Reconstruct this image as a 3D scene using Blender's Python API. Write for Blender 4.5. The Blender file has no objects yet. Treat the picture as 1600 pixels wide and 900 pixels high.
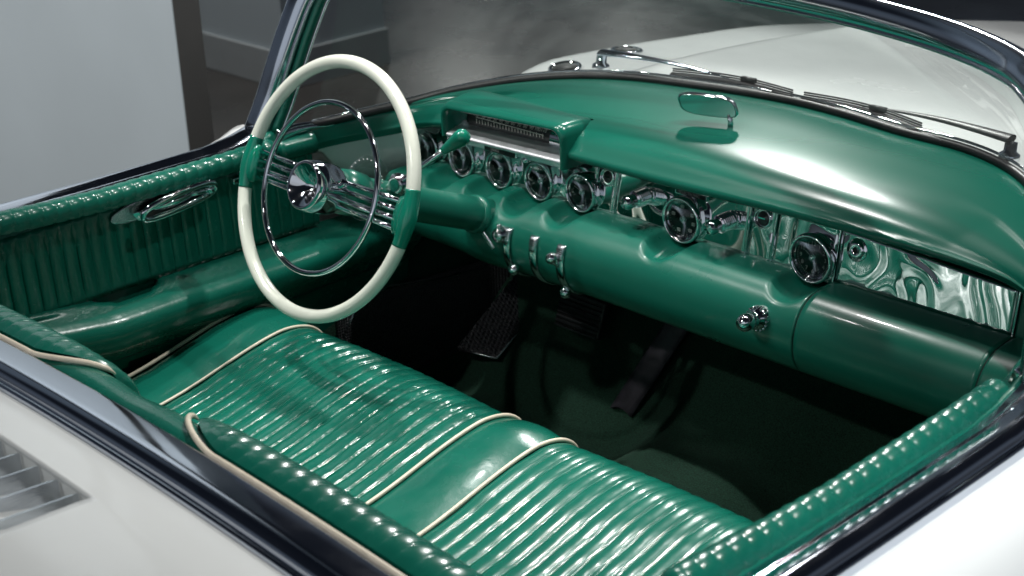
import bpy, bmesh, math, random
from mathutils import Vector, Matrix, noise
random.seed(7)
S = bpy.context.scene
COL = S.collection
PI = math.pi

# ------------------------------------------------------------------ camera
cam_d = bpy.data.cameras.new('camera')
cam = bpy.data.objects.new('camera', cam_d); COL.objects.link(cam)
RX = Vector((0.69598077, 0.7172231, -0.03466695))
RD = Vector((0.25697584, -0.29386472, -0.92065572))
RF = Vector((-0.67050294, 0.63185011, -0.3888332))
m3 = Matrix((RX, -RD, -RF)).transposed()
cam.matrix_world = Matrix.Translation((1.582, -1.45, 1.74)) @ m3.to_4x4()
cam_d.sensor_width = 36.0
cam_d.lens = 56.75
cam_d.clip_start = 0.05
cam_d.clip_end = 300
cam_d.dof.use_dof = True
cam_d.dof.focus_distance = 2.42
cam_d.dof.aperture_fstop = 6.3
S.camera = cam

# ------------------------------------------------------------------ exposure, world, lamps
S.view_settings.view_transform = 'Standard'
S.view_settings.look = 'None'
S.view_settings.exposure = 0.0
S.view_settings.gamma = 1.0
W = bpy.data.worlds.new('World'); S.world = W
W.use_nodes = True
wn = W.node_tree; wn.nodes.clear()
o_ = wn.nodes.new('ShaderNodeOutputWorld'); bg = wn.nodes.new('ShaderNodeBackground')
tc = wn.nodes.new('ShaderNodeTexCoord'); sp = wn.nodes.new('ShaderNodeSeparateXYZ')
rp = wn.nodes.new('ShaderNodeValToRGB')
mp = wn.nodes.new('ShaderNodeMapRange')
mp.inputs[1].default_value = -1; mp.inputs[2].default_value = 1
wn.links.new(tc.outputs['Generated'], sp.inputs[0]); wn.links.new(sp.outputs['Z'], mp.inputs[0])
wn.links.new(mp.outputs[0], rp.inputs[0]); wn.links.new(rp.outputs[0], bg.inputs[0]); wn.links.new(bg.outputs[0], o_.inputs[0])
cr = rp.color_ramp
cr.elements[0].position = 0.0; cr.elements[0].color = (.01, .011, .013, 1)
cr.elements[1].position = 1.0; cr.elements[1].color = (.006, .008, .012, 1)
for p_, c_ in ((.50, (.03, .034, .04, 1)), (.56, (.10, .115, .14, 1)), (.63, (.09, .11, .14, 1)), (.70, (.012, .015, .022, 1))):
    e_ = cr.elements.new(p_); e_.color = c_
bg.inputs[1].default_value = 0.68
def lobe(direction, lo, hi, colour):
    """a soft glow added to the world for reflections, standing in for pale museum wall"""
    dt = wn.nodes.new('ShaderNodeVectorMath'); dt.operation = 'DOT_PRODUCT'; dt.inputs[1].default_value = Vector(direction).normalized()
    wn.links.new(tc.outputs['Generated'], dt.inputs[0])
    mr = wn.nodes.new('ShaderNodeMapRange'); mr.interpolation_type = 'SMOOTHSTEP'
    mr.inputs[1].default_value = lo; mr.inputs[2].default_value = hi; mr.inputs[3].default_value = 0; mr.inputs[4].default_value = 1
    wn.links.new(dt.outputs['Value'], mr.inputs[0])
    sc = wn.nodes.new('ShaderNodeVectorMath'); sc.operation = 'SCALE'; sc.inputs[0].default_value = colour
    wn.links.new(mr.outputs[0], sc.inputs['Scale']); return sc
def add_up(x, y):
    ad = wn.nodes.new('ShaderNodeVectorMath'); ad.operation = 'ADD'
    wn.links.new(x, ad.inputs[0]); wn.links.new(y, ad.inputs[1]); return ad.outputs[0]
acc_ = rp.outputs[0]
for l_ in (lobe((.35, -.92, .22), .93, .96, (.55, .58, .62)), lobe((.85, -.50, .10), .90, .97, (.30, .33, .38)), lobe((-.86, .10, .34), .90, .97, (.10, .125, .15))):
    acc_ = add_up(acc_, l_.outputs[0])
wn.links.new(acc_, bg.inputs[0])

def spot(name, loc, target, power, size_deg=60, blend=.6, rad=.05, col=(1, .985, .96)):
    d = bpy.data.lights.new(name, 'SPOT'); d.energy = power; d.spot_size = math.radians(size_deg)
    d.spot_blend = blend; d.shadow_soft_size = rad; d.color = col
    o = bpy.data.objects.new(name, d); COL.objects.link(o); o.location = loc
    o.rotation_euler = (Vector(target) - Vector(loc)).to_track_quat('-Z', 'Y').to_euler()
    return o
spot('ceiling_or_added_spot', (-1.0, -.80, 4.1), (-.25, .15, .5), 250, 23, .7, .05)
spot('ceiling_or_added_spot', (-1.70, -.75, 4.1), (-.25, .15, .5), 150, 22, .7, .05)
spot('ceiling_or_added_spot', (.9, 1.15, 4.1), (.22, -.02, .65), 360, 35, .8, .05)
spot('ceiling_or_added_spot', (-.45, .75, 4.1), (-.20, -.02, .55), 150, 26, .7, .06)
spot('ceiling_or_added_spot', (-1.5, .95, 4.1), (.35, .45, .9), 130, 24, .7, .06)
spot('ceiling_or_added_spot', (0, -5.0, 2.1), (.12, 0, .6), 22, 12, .7, .05)  # low rear lamp, added so the pleats glint in the chrome panel
spot('ceiling_or_added_spot', (-2.05, 3.1, 3.5), (.15, .45, .8), 450, 34, .6, .13)
spot('ceiling_or_added_spot', (2.6, -.6, 3.6), (1.08, -.25, .7), 340, 26, .9, .05, (.95, .975, 1))
spot('ceiling_or_added_spot', (-.6, -3.4, 3.7), (-.2, -.8, .85), 115, 34, .8, .05)
spot('ceiling_or_added_spot', (.6, 3.4, 4.2), (.1, 1.6, .85), 300, 36, .8, .05)
spot('ceiling_or_added_spot', (-2.6, -2.0, 4.3), (-2.3, .45, 1.1), 700, 58, .9, .10)
spot('ceiling_or_added_spot', (-9.6, 8.6, 3.8), (-3.35, 2.9, 0), 80, 16, .9, .13)
spot('ceiling_or_added_spot', (-8.6, 9.8, 3.8), (-2.95, 3.8, 0), 70, 9, .9, .06)
spot('ceiling_or_added_spot', (-3.4, 1.1, 4.4), (-4.0, 2.3, .5), 330, 64, .9, .08)

# ------------------------------------------------------------------ materials
def nmat(name):
    m = bpy.data.materials.new(name); m.use_nodes = True
    return m, m.node_tree, m.node_tree.nodes['Principled BSDF']
def add_bump(nt, b, scale, strength, dist, detail=3, tex='NOISE', stretch=None, chain=None, target='Normal'):
    tc = nt.nodes.new('ShaderNodeTexCoord'); mp = nt.nodes.new('ShaderNodeMapping')
    nt.links.new(tc.outputs['Object'], mp.inputs[0])
    if stretch: mp.inputs['Scale'].default_value = stretch
    if tex == 'NOISE':
        t = nt.nodes.new('ShaderNodeTexNoise'); t.inputs['Scale'].default_value = scale; t.inputs['Detail'].default_value = detail
        out = t.outputs[0]
    elif tex == 'VOR':
        t = nt.nodes.new('ShaderNodeTexVoronoi'); t.inputs['Scale'].default_value = scale; out = t.outputs['Distance']
    else:
        t = nt.nodes.new('ShaderNodeTexWave'); t.inputs['Scale'].default_value = scale; out = t.outputs[1]
        t.bands_direction = tex
    nt.links.new(mp.outputs[0], t.inputs['Vector'])
    bp = nt.nodes.new('ShaderNodeBump'); bp.inputs['Strength'].default_value = strength; bp.inputs['Distance'].default_value = dist
    nt.links.new(out, bp.inputs['Height'])
    if chain: nt.links.new(chain.outputs[0], bp.inputs['Normal'])
    nt.links.new(bp.outputs[0], b.inputs['Normal'])
    return bp
def vary(nt, b, col, amt=.25, scale=6, inp='Base Color'):
    tc = nt.nodes.new('ShaderNodeTexCoord'); t = nt.nodes.new('ShaderNodeTexNoise'); t.inputs['Scale'].default_value = scale; t.inputs['Detail'].default_value = 5
    nt.links.new(tc.outputs['Object'], t.inputs['Vector'])
    r = nt.nodes.new('ShaderNodeValToRGB')
    r.color_ramp.elements[0].position = .3; r.color_ramp.elements[1].position = .7
    r.color_ramp.elements[0].color = tuple(c*(1-amt) for c in col)+(1,); r.color_ramp.elements[1].color = tuple(min(1, c*(1+amt)) for c in col)+(1,)
    nt.links.new(t.outputs[0], r.inputs[0]); nt.links.new(r.outputs[0], b.inputs[inp])
def vary_rough(nt, b, lo, hi, scale):
    tc = nt.nodes.new('ShaderNodeTexCoord'); t = nt.nodes.new('ShaderNodeTexNoise'); t.inputs['Scale'].default_value = scale; t.inputs['Detail'].default_value = 6
    nt.links.new(tc.outputs['Object'], t.inputs['Vector'])
    r = nt.nodes.new('ShaderNodeMapRange'); r.inputs[1].default_value = .3; r.inputs[2].default_value = .7
    r.inputs[3].default_value = lo; r.inputs[4].default_value = hi
    nt.links.new(t.outputs[0], r.inputs[0]); nt.links.new(r.outputs[0], b.inputs['Roughness'])
def simple(name, col, rough=.5, metal=0, coat=0, var=0, vscale=8, bump=None, rr=None):
    m, nt, b = nmat(name)
    b.inputs['Base Color'].default_value = (*col, 1); b.inputs['Roughness'].default_value = rough
    b.inputs['Metallic'].default_value = metal
    if coat: b.inputs['Coat Weight'].default_value = coat; b.inputs['Coat Roughness'].default_value = .06
    if var: vary(nt, b, col, var, vscale)
    if rr: vary_rough(nt, b, *rr)
    ch = None
    for q in (bump or []): ch = add_bump(nt, b, *q, chain=ch)
    return m
GREEN = (.0042, .112, .076)
M = {}
M['leather'] = simple('green_leather', GREEN, .24, coat=.22, var=.12, vscale=9,
                      bump=[(420, .10, .0006, 2), (26, .22, .004, 3)], rr=(.2, .3, 30))
M['pleat'] = simple('pleated_green_leather', GREEN, .21, coat=.32, var=.12, vscale=14,
                    bump=[(420, .08, .0006, 2), (75, .38, .003, 2)], rr=(.17, .28, 40))
M['pleat2'] = simple('smooth_pleated_green_leather', GREEN, .23, coat=.28, var=.10, vscale=10,
                    bump=[(420, .06, .0006, 2), (40, .18, .003, 2)], rr=(.2, .28, 40))
M['padpleat'] = simple('soft_pleated_green_leather', GREEN, .25, coat=.22, var=.10, vscale=10,
                    bump=[(420, .06, .0006, 2), (30, .22, .004, 2)], rr=(.22, .30, 40))
M['pad'] = simple('green_grained_pad', (.0046, .106, .072), .22, var=.08, vscale=4)
M['paint'] = simple('green_paint', (.0042, .110, .074), .27, coat=.25, var=.06, vscale=5, bump=[(500, .05, .0004, 2)], rr=(.26, .36, 12))
M['plastic'] = simple('green_plastic', (.004, .17, .108), .12, coat=.6, var=.05)
M['chrome'] = simple('chrome', (.78, .80, .83), .045, 1, rr=(.03, .07, 20))
M['wavy'] = simple('wavy_chrome_sheet', (.76, .80, .81), .035, 1, bump=[(13, 1.0, .009, .6)])
def rippled_chrome(name, amp, cyc):
    """thin chrome sheet with shallow ripples that run along the contours of a slow noise"""
    m, nt, b = nmat(name)
    b.inputs['Base Color'].default_value = (.76, .80, .80, 1); b.inputs['Metallic'].default_value = 1; b.inputs['Roughness'].default_value = .03
    tc = nt.nodes.new('ShaderNodeTexCoord'); mp = nt.nodes.new('ShaderNodeMapping'); mp.inputs['Scale'].default_value = (1, 1, .8)
    mp.inputs['Location'].default_value = (.37, .1, .2)
    t = nt.nodes.new('ShaderNodeTexNoise'); t.inputs['Scale'].default_value = 6.5; t.inputs['Detail'].default_value = 1.2; t.inputs['Roughness'].default_value = .35
    nt.links.new(tc.outputs['Object'], mp.inputs[0]); nt.links.new(mp.outputs[0], t.inputs['Vector'])
    mu = nt.nodes.new('ShaderNodeMath'); mu.operation = 'MULTIPLY'; mu.inputs[1].default_value = cyc
    sn = nt.nodes.new('ShaderNodeMath'); sn.operation = 'SINE'
    nt.links.new(t.outputs[0], mu.inputs[0]); nt.links.new(mu.outputs[0], sn.inputs[0])
    bp = nt.nodes.new('ShaderNodeBump'); bp.inputs['Strength'].default_value = 1; bp.inputs['Distance'].default_value = amp
    nt.links.new(sn.outputs[0], bp.inputs['Height']); nt.links.new(bp.outputs[0], b.inputs['Normal'])
    return m
M['wavy'] = rippled_chrome('rippled_chrome_sheet', .00040, 84)
M['smoothwavy'] = rippled_chrome('gently_rippled_chrome_sheet', .0005, 16)
M['rail'] = simple('chrome_moulding', (.62, .66, .74), .07, 1, rr=(.05, .11, 14), bump=[(7, .05, .01, 2)])
M['frame'] = simple('polished_frame', (.62, .67, .74), .10, 1, rr=(.08, .14, 14))
M['ivory'] = simple('ivory_plastic', (.77, .80, .70), .18, coat=.4, var=.05, vscale=12)
M['piping'] = simple('cream_piping', (.70, .63, .50), .4, var=.08, vscale=60, bump=[(300, .15, .001, 2)])
M['white'] = simple('cream_white_paint', (.74, .765, .755), .22, coat=.5, var=.02, vscale=3, rr=(.18, .28, 5))
M['hoodwhite'] = M['white']
M['carpet'] = simple('dark_green_carpet', (.014, .066, .038), .95, var=.6, vscale=420, bump=[(700, 1.0, .006, 3)])
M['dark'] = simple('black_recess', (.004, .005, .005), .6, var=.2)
M['rubber'] = simple('black_rubber', (.02, .02, .021), .4, var=.3, vscale=30, bump=[(200, .2, .001, 2)])
M['pedal'] = simple('dark_grey_pedal_rubber', (.06, .055, .07), .5, var=.3, vscale=40, bump=[(300, .2, .001, 2)])
M['mesh'] = simple('black_ribbed_rubber', (.06, .062, .068), .32, bump=[(55, 1.0, .004, 2, 'Z', (1, 1, 1)), (55, 1.0, .004, 2, 'Y', (1, 1, 1))])
M['dial'] = simple('black_dial', (.012, .014, .015), .35, coat=.3, var=.3, vscale=80)
M['dialmark'] = simple('grey_dial_marks', (.30, .31, .30), .5, var=.1)
M['drum'] = simple('dark_speedometer_drum', (.02, .021, .021), .35, coat=.3, var=.4, vscale=60)
M['engrave'] = simple('engraved_dark_lettering', (.05, .055, .06), .4, .5, var=.1)
M['brushed'] = simple('satin_silver', (.60, .63, .67), .22, 1, bump=[(40, .2, .002, 2, 'NOISE', (1, 1, 40))])
M['ledge'] = simple('satin_chrome', (.90, .92, .95), .42, 1, rr=(.38, .48, 30))
M['drummark'] = simple('pale_drum_marks', (.62, .60, .54), .5, var=.1)
M['seam'] = simple('dark_seam', (.004, .012, .010), .6, var=.1)

def glass_mat(name, tint, haze=0.0, refl=1.0):
    m = bpy.data.materials.new(name); m.use_nodes = True; nt = m.node_tree; nt.nodes.clear()
    o = nt.nodes.new('ShaderNodeOutputMaterial'); tr = nt.nodes.new('ShaderNodeBsdfTransparent'); tr.inputs[0].default_value = (*tint, 1)
    gl = nt.nodes.new('ShaderNodeBsdfGlossy'); gl.inputs['Roughness'].default_value = .02; gl.inputs[0].default_value = (refl, refl, refl, 1)
    fr = nt.nodes.new('ShaderNodeLayerWeight')
    pw = nt.nodes.new('ShaderNodeMath'); pw.operation = 'POWER'; pw.inputs[1].default_value = 4.5; nt.links.new(fr.outputs['Facing'], pw.inputs[0])
    ma = nt.nodes.new('ShaderNodeMath'); ma.operation = 'MULTIPLY_ADD'; ma.inputs[1].default_value = .9; ma.inputs[2].default_value = .04; nt.links.new(pw.outputs[0], ma.inputs[0])
    mx = nt.nodes.new('ShaderNodeMixShader')
    fm_ = nt.nodes.new('ShaderNodeMath'); fm_.operation = 'MULTIPLY'; fm_.inputs[1].default_value = .26 if haze else .9
    nt.links.new(ma.outputs[0], fm_.inputs[0]); nt.links.new(fm_.outputs[0], mx.inputs[0]); nt.links.new(tr.outputs[0], mx.inputs[1]); nt.links.new(gl.outputs[0], mx.inputs[2])
    last = mx
    if haze:
        df = nt.nodes.new('ShaderNodeBsdfTranslucent'); df.inputs[0].default_value = (.8, .85, .85, 1)
        d2 = nt.nodes.new('ShaderNodeBsdfDiffuse'); d2.inputs[0].default_value = (.8, .85, .85, 1)
        ad = nt.nodes.new('ShaderNodeMixShader'); ad.inputs[0].default_value = .5
        nt.links.new(df.outputs[0], ad.inputs[1]); nt.links.new(d2.outputs[0], ad.inputs[2])
        tc = nt.nodes.new('ShaderNodeTexCoord'); mp = nt.nodes.new('ShaderNodeMapping'); mp.inputs['Rotation'].default_value = (.4, .2, .7); mp.inputs['Scale'].default_value = (4, 14, 4)
        nz = nt.nodes.new('ShaderNodeTexNoise'); nz.inputs['Scale'].default_value = 3; nz.inputs['Detail'].default_value = 6
        n2 = nt.nodes.new('ShaderNodeTexNoise'); n2.inputs['Scale'].default_value = 2.2
        nt.links.new(tc.outputs['Object'], mp.inputs[0]); nt.links.new(mp.outputs[0], nz.inputs['Vector']); nt.links.new(tc.outputs['Object'], n2.inputs['Vector'])
        mu = nt.nodes.new('ShaderNodeMath'); mu.operation = 'MULTIPLY'
        nt.links.new(nz.outputs[0], mu.inputs[0]); nt.links.new(n2.outputs[0], mu.inputs[1])
        mr = nt.nodes.new('ShaderNodeMapRange'); mr.inputs[1].default_value = .18; mr.inputs[2].default_value = .42; mr.inputs[3].default_value = haze*.35; mr.inputs[4].default_value = haze*1.8
        nt.links.new(mu.outputs[0], mr.inputs[0])
        m2 = nt.nodes.new('ShaderNodeMixShader')
        nt.links.new(mr.outputs[0], m2.inputs[0]); nt.links.new(mx.outputs[0], m2.inputs[1]); nt.links.new(ad.outputs[0], m2.inputs[2])
        last = m2
    nt.links.new(last.outputs[0], o.inputs[0])
    return m
M['glass'] = glass_mat('dusty_windshield_glass', (.90, .95, .93), .05)
M['lens'] = glass_mat('clear_lens', (.9, .93, .92), 0)

# floor / wall
m, nt, b = nmat('polished_concrete'); M['floor'] = m
vary(nt, b, (.062, .058, .054), .45, 1.3); vary_rough(nt, b, .22, .34, 2.2); add_bump(nt, b, 60, .08, .004, 4)
M['wall'] = simple('grey_painted_wall', (.50, .565, .60), .6, var=.05, vscale=1.6, bump=[(260, .06, .002, 2)])
M['wallend'] = simple('shaded_wall_end', (.075, .07, .066), .3, var=.25, vscale=2)  # unlit end of the display panel: shade put into the base colour
M['skirting'] = simple('grey_skirting', (.42, .45, .46), .35, var=.05)

# ------------------------------------------------------------------ mesh helpers
def obj(name, verts, faces, mat, parent=None, smooth=True, recalc=True, bevel=0, solid=0, mats=None, fmat=None, sharp=None):
    me = bpy.data.meshes.new(name)
    me.from_pydata([tuple(v) for v in verts], [], faces); me.update()
    if recalc:
        bm = bmesh.new(); bm.from_mesh(me); bmesh.ops.recalc_face_normals(bm, faces=bm.faces); bm.to_mesh(me); bm.free()
    for m_ in (mats or [mat]): me.materials.append(m_)
    if fmat:
        for i, k in enumerate(fmat): me.polygons[i].material_index = k
    if smooth:
        for p in me.polygons: p.use_smooth = True
    if sharp:
        me.set_sharp_from_angle(angle=math.radians(sharp))
    o = bpy.data.objects.new(name, me); COL.objects.link(o)
    if parent: o.parent = parent
    if solid:
        md = o.modifiers.new('thickness', 'SOLIDIFY'); md.thickness = solid; md.offset = -1
    if bevel:
        md = o.modifiers.new('bevel', 'BEVEL'); md.width = bevel; md.segments = 3; md.limit_method = 'ANGLE'
    return o
class MB:
    def __init__(s): s.v = []; s.f = []
    def add(s, v, f):
        k = len(s.v); s.v += [Vector(q) for q in v]; s.f += [tuple(i+k for i in q) for q in f]
    def make(s, name, mat, parent=None, **k): return obj(name, s.v, s.f, mat, parent, **k)
def grid(fn, nu, nv, closed_u=False, closed_v=False):
    v = [fn(i/(nu if closed_u else nu-1), j/(nv if closed_v else nv-1)) for i in range(nu) for j in range(nv)]
    f = []
    for i in range(nu if closed_u else nu-1):
        for j in range(nv if closed_v else nv-1):
            a = i*nv+j; b_ = ((i+1) % nu)*nv+j; c = ((i+1) % nu)*nv+(j+1) % nv; d = i*nv+(j+1) % nv
            f.append((a, b_, c, d))
    return v, f
def interp(pts, t):
    """Catmull-Rom through pts, t in 0..1 uniformly over chord length"""
    P = [Vector(p) for p in pts]
    L = [0]
    for a, b_ in zip(P, P[1:]): L.append(L[-1]+(b_-a).length)
    s = max(0, min(1, t))*L[-1]
    k = 0
    while k < len(P)-2 and L[k+1] < s: k += 1
    h = (s-L[k])/max(1e-9, L[k+1]-L[k])
    p1, p2 = P[k], P[k+1]; d = (L[k+1]-L[k])
    m1 = (P[k+1]-P[k-1])/max(1e-9, (L[k+1]-L[k-1]))*d if k > 0 else (p2-p1)
    m2 = (P[k+2]-P[k])/max(1e-9, (L[k+2]-L[k]))*d if k+2 < len(P) else (p2-p1)
    h2, h3 = h*h, h*h*h
    return p1*(2*h3-3*h2+1)+m1*(h3-2*h2+h)+p2*(-2*h3+3*h2)+m2*(h3-h2)
def sample(pts, n): return [interp(pts, i/(n-1)) for i in range(n)]
def lin(tab, x):
    if x <= tab[0][0]: return tab[0][1]
    for (a, p), (b_, q) in zip(tab, tab[1:]):
        if x <= b_: return p+(q-p)*(x-a)/(b_-a)
    return tab[-1][1]
def sstep(a, b_, x):
    t = max(0, min(1, (x-a)/(b_-a))); return t*t*(3-2*t)
def frame(t, up=Vector((0, 0, 1))):
    t = t.normalized()
    if abs(t.dot(up)) > .98: up = Vector((0, 1, 0))
    n = up.cross(t).normalized(); b_ = t.cross(n).normalized()
    return n, b_
def tube(pts, r, n=12, closed=False, cap=True, ry=None, prof=None, up=Vector((0, 0, 1))):
    P = [Vector(p) for p in pts]; N = len(P); v = []; f = []
    for i, p in enumerate(P):
        a = P[i-1] if (i > 0 or closed) else P[0]; b_ = P[(i+1) % N] if (i < N-1 or closed) else P[-1]
        nn, bb = frame(b_-a, up)
        rr = r(i/(N-1)) if callable(r) else r
        ry_ = rr if ry is None else ry*(rr/r if not callable(r) else 1)
        for k in range(n):
            th = 2*PI*k/n
            v.append(p+nn*(rr*math.cos(th))+bb*(ry_*math.sin(th)))
    for i in range(N if closed else N-1):
        for k in range(n):
            f.append((i*n+k, ((i+1) % N)*n+k, ((i+1) % N)*n+(k+1) % n, i*n+(k+1) % n))
    if cap and not closed:
        f.append(tuple(range(n))); f.append(tuple((N-1)*n+k for k in range(n)))
    return v, f
def basis(axis):
    a = Vector(axis).normalized()
    u = Vector((1, 0, 0)) if abs(a.x) < .9 else Vector((0, 0, 1))
    v = a.cross(u).normalized(); u = v.cross(a).normalized()
    return u, v, a
def lathe(prof, origin, axis, n=40, caps=True):
    """prof: list of (radius, height along axis)"""
    u, v, a = basis(axis); O = Vector(origin); V = []; F = []
    for (r, h) in prof:
        for k in range(n):
            th = 2*PI*k/n; V.append(O+a*h+u*(r*math.cos(th))+v*(r*math.sin(th)))
    m_ = len(prof)
    for i in range(m_-1):
        for k in range(n): F.append((i*n+k, i*n+(k+1) % n, (i+1)*n+(k+1) % n, (i+1)*n+k))
    if not caps: return V, F
    if prof[0][0] > 1e-6: F.append(tuple(range(n)))
    if prof[-1][0] > 1e-6: F.append(tuple((m_-1)*n+k for k in range(n)))
    return V, F
def box(c, s, R=None):
    c = Vector(c); hx, hy, hz = s[0]/2, s[1]/2, s[2]/2
    V = [Vector((x*hx, y*hy, z*hz)) for x in (-1, 1) for y in (-1, 1) for z in (-1, 1)]
    if R: V = [R @ q for q in V]
    return [c+q for q in V], [(0, 1, 3, 2), (4, 6, 7, 5), (0, 4, 5, 1), (2, 3, 7, 6), (0, 2, 6, 4), (1, 5, 7, 3)]
def sphere(c, r, n=16, sc=(1, 1, 1)):
    c = Vector(c); V = []; F = []
    for i in range(n+1):
        ph = PI*i/n
        for k in range(n*2):
            th = PI*k/n; V.append(c+Vector((r*sc[0]*math.sin(ph)*math.cos(th), r*sc[1]*math.sin(ph)*math.sin(th), r*sc[2]*math.cos(ph))))
    m_ = n*2
    for i in range(n):
        for k in range(m_): F.append((i*m_+k, (i+1)*m_+k, (i+1)*m_+(k+1) % m_, i*m_+(k+1) % m_))
    return V, F
def text_vf(body, size, origin, right, up, align='CENTER'):
    cu = bpy.data.curves.new('lettering', 'FONT'); cu.body = body; cu.size = size; cu.align_x = align; cu.align_y = 'CENTER'; cu.extrude = .0002
    to = bpy.data.objects.new('lettering', cu); COL.objects.link(to)
    dg = bpy.context.evaluated_depsgraph_get(); me = bpy.data.meshes.new_from_object(to.evaluated_get(dg))
    r = Vector(right).normalized(); u = Vector(up).normalized(); n = r.cross(u); O = Vector(origin)
    V = [O+r*q.co.x+u*q.co.y+n*q.co.z for q in me.vertices]; F = [tuple(p.vertices) for p in me.polygons]
    bpy.data.objects.remove(to); bpy.data.meshes.remove(me); bpy.data.curves.remove(cu)
    return V, F
def smart(o, ang=40):
    o.data.set_sharp_from_angle(angle=math.radians(ang)); return o

# ------------------------------------------------------------------ the place
def tag(o, label=None, cat=None, kind=None):
    if label: o['label'] = label
    if cat: o['category'] = cat
    if kind: o['kind'] = kind
v, f = grid(lambda a, c: Vector((-60+90*a, -40+110*c, 0)), 30, 30)
tag(obj('floor', v, f, M['floor']), 'dark polished concrete floor under the car', 'floor', 'structure')

mb = MB(); mb.add(*box((-4.9, 2.46, 1.9), (2.70, .52, 3.8)))
wallb = mb.make('display_partition', M['wall'], smooth=False, bevel=.004)
tag(wallb, 'darker grey partition with a pale skirting, standing behind the windshield post and steering wheel', 'partition')
mb = MB(); mb.add(*box((-4.9, 2.192, .075), (2.712, .014, .15))); mb.add(*box((-3.543, 2.46, .075), (.014, .53, .15)))
mb.make('skirting', M['skirting'], wallb, smooth=False, bevel=.003)
# big pale panel in front of it
PX, PY = -1.5, .453
mb = MB(); mb.add(*box((PX-1.6, PY+.035, 2.2), (3.2, .07, 4.4)))
wa = mb.make('display_panel', M['wall'], smooth=False, bevel=.003)
tag(wa, 'large pale grey display panel with a narrow end face coloured dark for shade, beside the left door', 'display panel')
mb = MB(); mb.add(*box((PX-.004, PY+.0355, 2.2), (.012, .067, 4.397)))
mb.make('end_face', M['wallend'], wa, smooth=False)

# ------------------------------------------------------------------ the car
car = bpy.data.objects.new('convertible_car', None); COL.objects.link(car)
tag(car, 'white 1950s show convertible with green pleated leather cockpit and chrome dashboard', 'car')

# U-shaped cockpit opening: right rail -> rear -> left rail
def upath():
    P = []
    CR = .19; yr = -.618; xr = .75
    z = lambda y: lin([(-.618, .8641), (-.3, .861), (-.2, .86), (.05, .86), (.10, .866), (.14, .876), (.17, .888)], y)
    n = 40
    for i in range(n): y = .17+(yr+CR-.17)*i/n; P.append((Vector((xr, y, z(y))), Vector((1, 0, 0))))
    for i in range(16):
        a = PI/2*i/16; c, s_ = math.cos(a), math.sin(a)
        y = yr+CR-CR*s_; P.append((Vector((xr-CR+CR*c, y, z(y))), Vector((c, -s_, 0))))
    for i in range(61):
        x = (xr-CR)*(1-2*i/60); P.append((Vector((x, yr, .886-.07*x*x)), Vector((0, -1, 0))))
    for i in range(1, 17):
        a = PI/2*i/16; c, s_ = math.cos(a), math.sin(a)
        y = yr+CR-CR*c; P.append((Vector((-(xr-CR)-CR*s_, y, z(y))), Vector((-s_, -c, 0))))
    for i in range(1, n+1): y = (yr+CR)+(.17-yr-CR)*i/n; P.append((Vector((-xr, y, z(y))), Vector((-1, 0, 0))))
    return P
UP = upath()
ND = 40; NR0, NR1 = 40, len(UP)-40
def usweep(prof, i0=0, i1=None, step=1):
    P = UP[i0:i1]
    V = []; F = []; m_ = len(prof)
    for p, n in P:
        for a, h in prof: V.append(p+n*a+Vector((0, 0, h)))
    for i in range(len(P)-1):
        for j in range(m_-1): F.append((i*m_+j, (i+1)*m_+j, (i+1)*m_+j+1, i*m_+j+1))
    return V, F
# chrome belt moulding all round
def resample(pts, n):
    L = [0]
    for p, q in zip(pts, pts[1:]): L.append(L[-1]+(Vector(q)-Vector(p)).length)
    out = []
    for i in range(n):
        d = L[-1]*i/(n-1); k = 0
        while k < len(L)-2 and L[k+1] < d: k += 1
        out.append(Vector(pts[k]).lerp(Vector(pts[k+1]), (d-L[k])/max(1e-9, L[k+1]-L[k])))
    return out
side_prof = sample([(0, -.022, 0), (0, -.006, 0), (.002, -.0028, 0), (.006, -.0015, 0), (.015, .001, 0)], 14)
side_prof += sample([(.0165, .0034, 0), (.0185, .0042, 0), (.0205, .0030, 0)], 8)
side_prof += sample([(.022, .0032, 0), (.034, .0080, 0), (.043, .0108, 0), (.050, .0098, 0), (.056, .0045, 0), (.0595, -.002, 0)], 26)
side_prof += sample([(.0605, -.0035, 0), (.0635, -.003, 0), (.0665, -.007, 0), (.067, -.02, 0)], 10)
rear_prof = sample([(0, -.018, 0), (0, .001, 0), (.002, .0045, 0), (.006, .006, 0), (.018, .0085, 0), (.032, .0105, 0), (.042, .0112, 0), (.050, .0095, 0), (.056, .0045, 0), (.0595, -.002, 0)], 40)
rear_prof += sample([(.0605, -.0035, 0), (.0635, -.003, 0), (.0665, -.007, 0), (.067, -.02, 0)], 10)
side_prof = resample(side_prof, 70); rear_prof = resample(rear_prof, 70)
v = []; f = []
for p, n in UP:
    w = 1-sstep(.1, .9, -n.y)
    for q1, q2 in zip(rear_prof, side_prof):
        q = q1.lerp(q2, w); v.append(p+n*q.x+Vector((0, 0, q.y)))
for i in range(len(UP)-1):
    for j in range(69): f.append((i*70+j, (i+1)*70+j, (i+1)*70+j+1, i*70+j+1))
o = obj('belt_moulding', v, f, M['rail'], car)
# inner liner wall under it
v, f = usweep([(.004, -.004), (-.004, -.012), (-.008, -.05), (-.006, -.2), (.0, -.38), (.0, -.60)])
obj('inner_liner', v, f, M['leather'], car, solid=.006)

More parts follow.
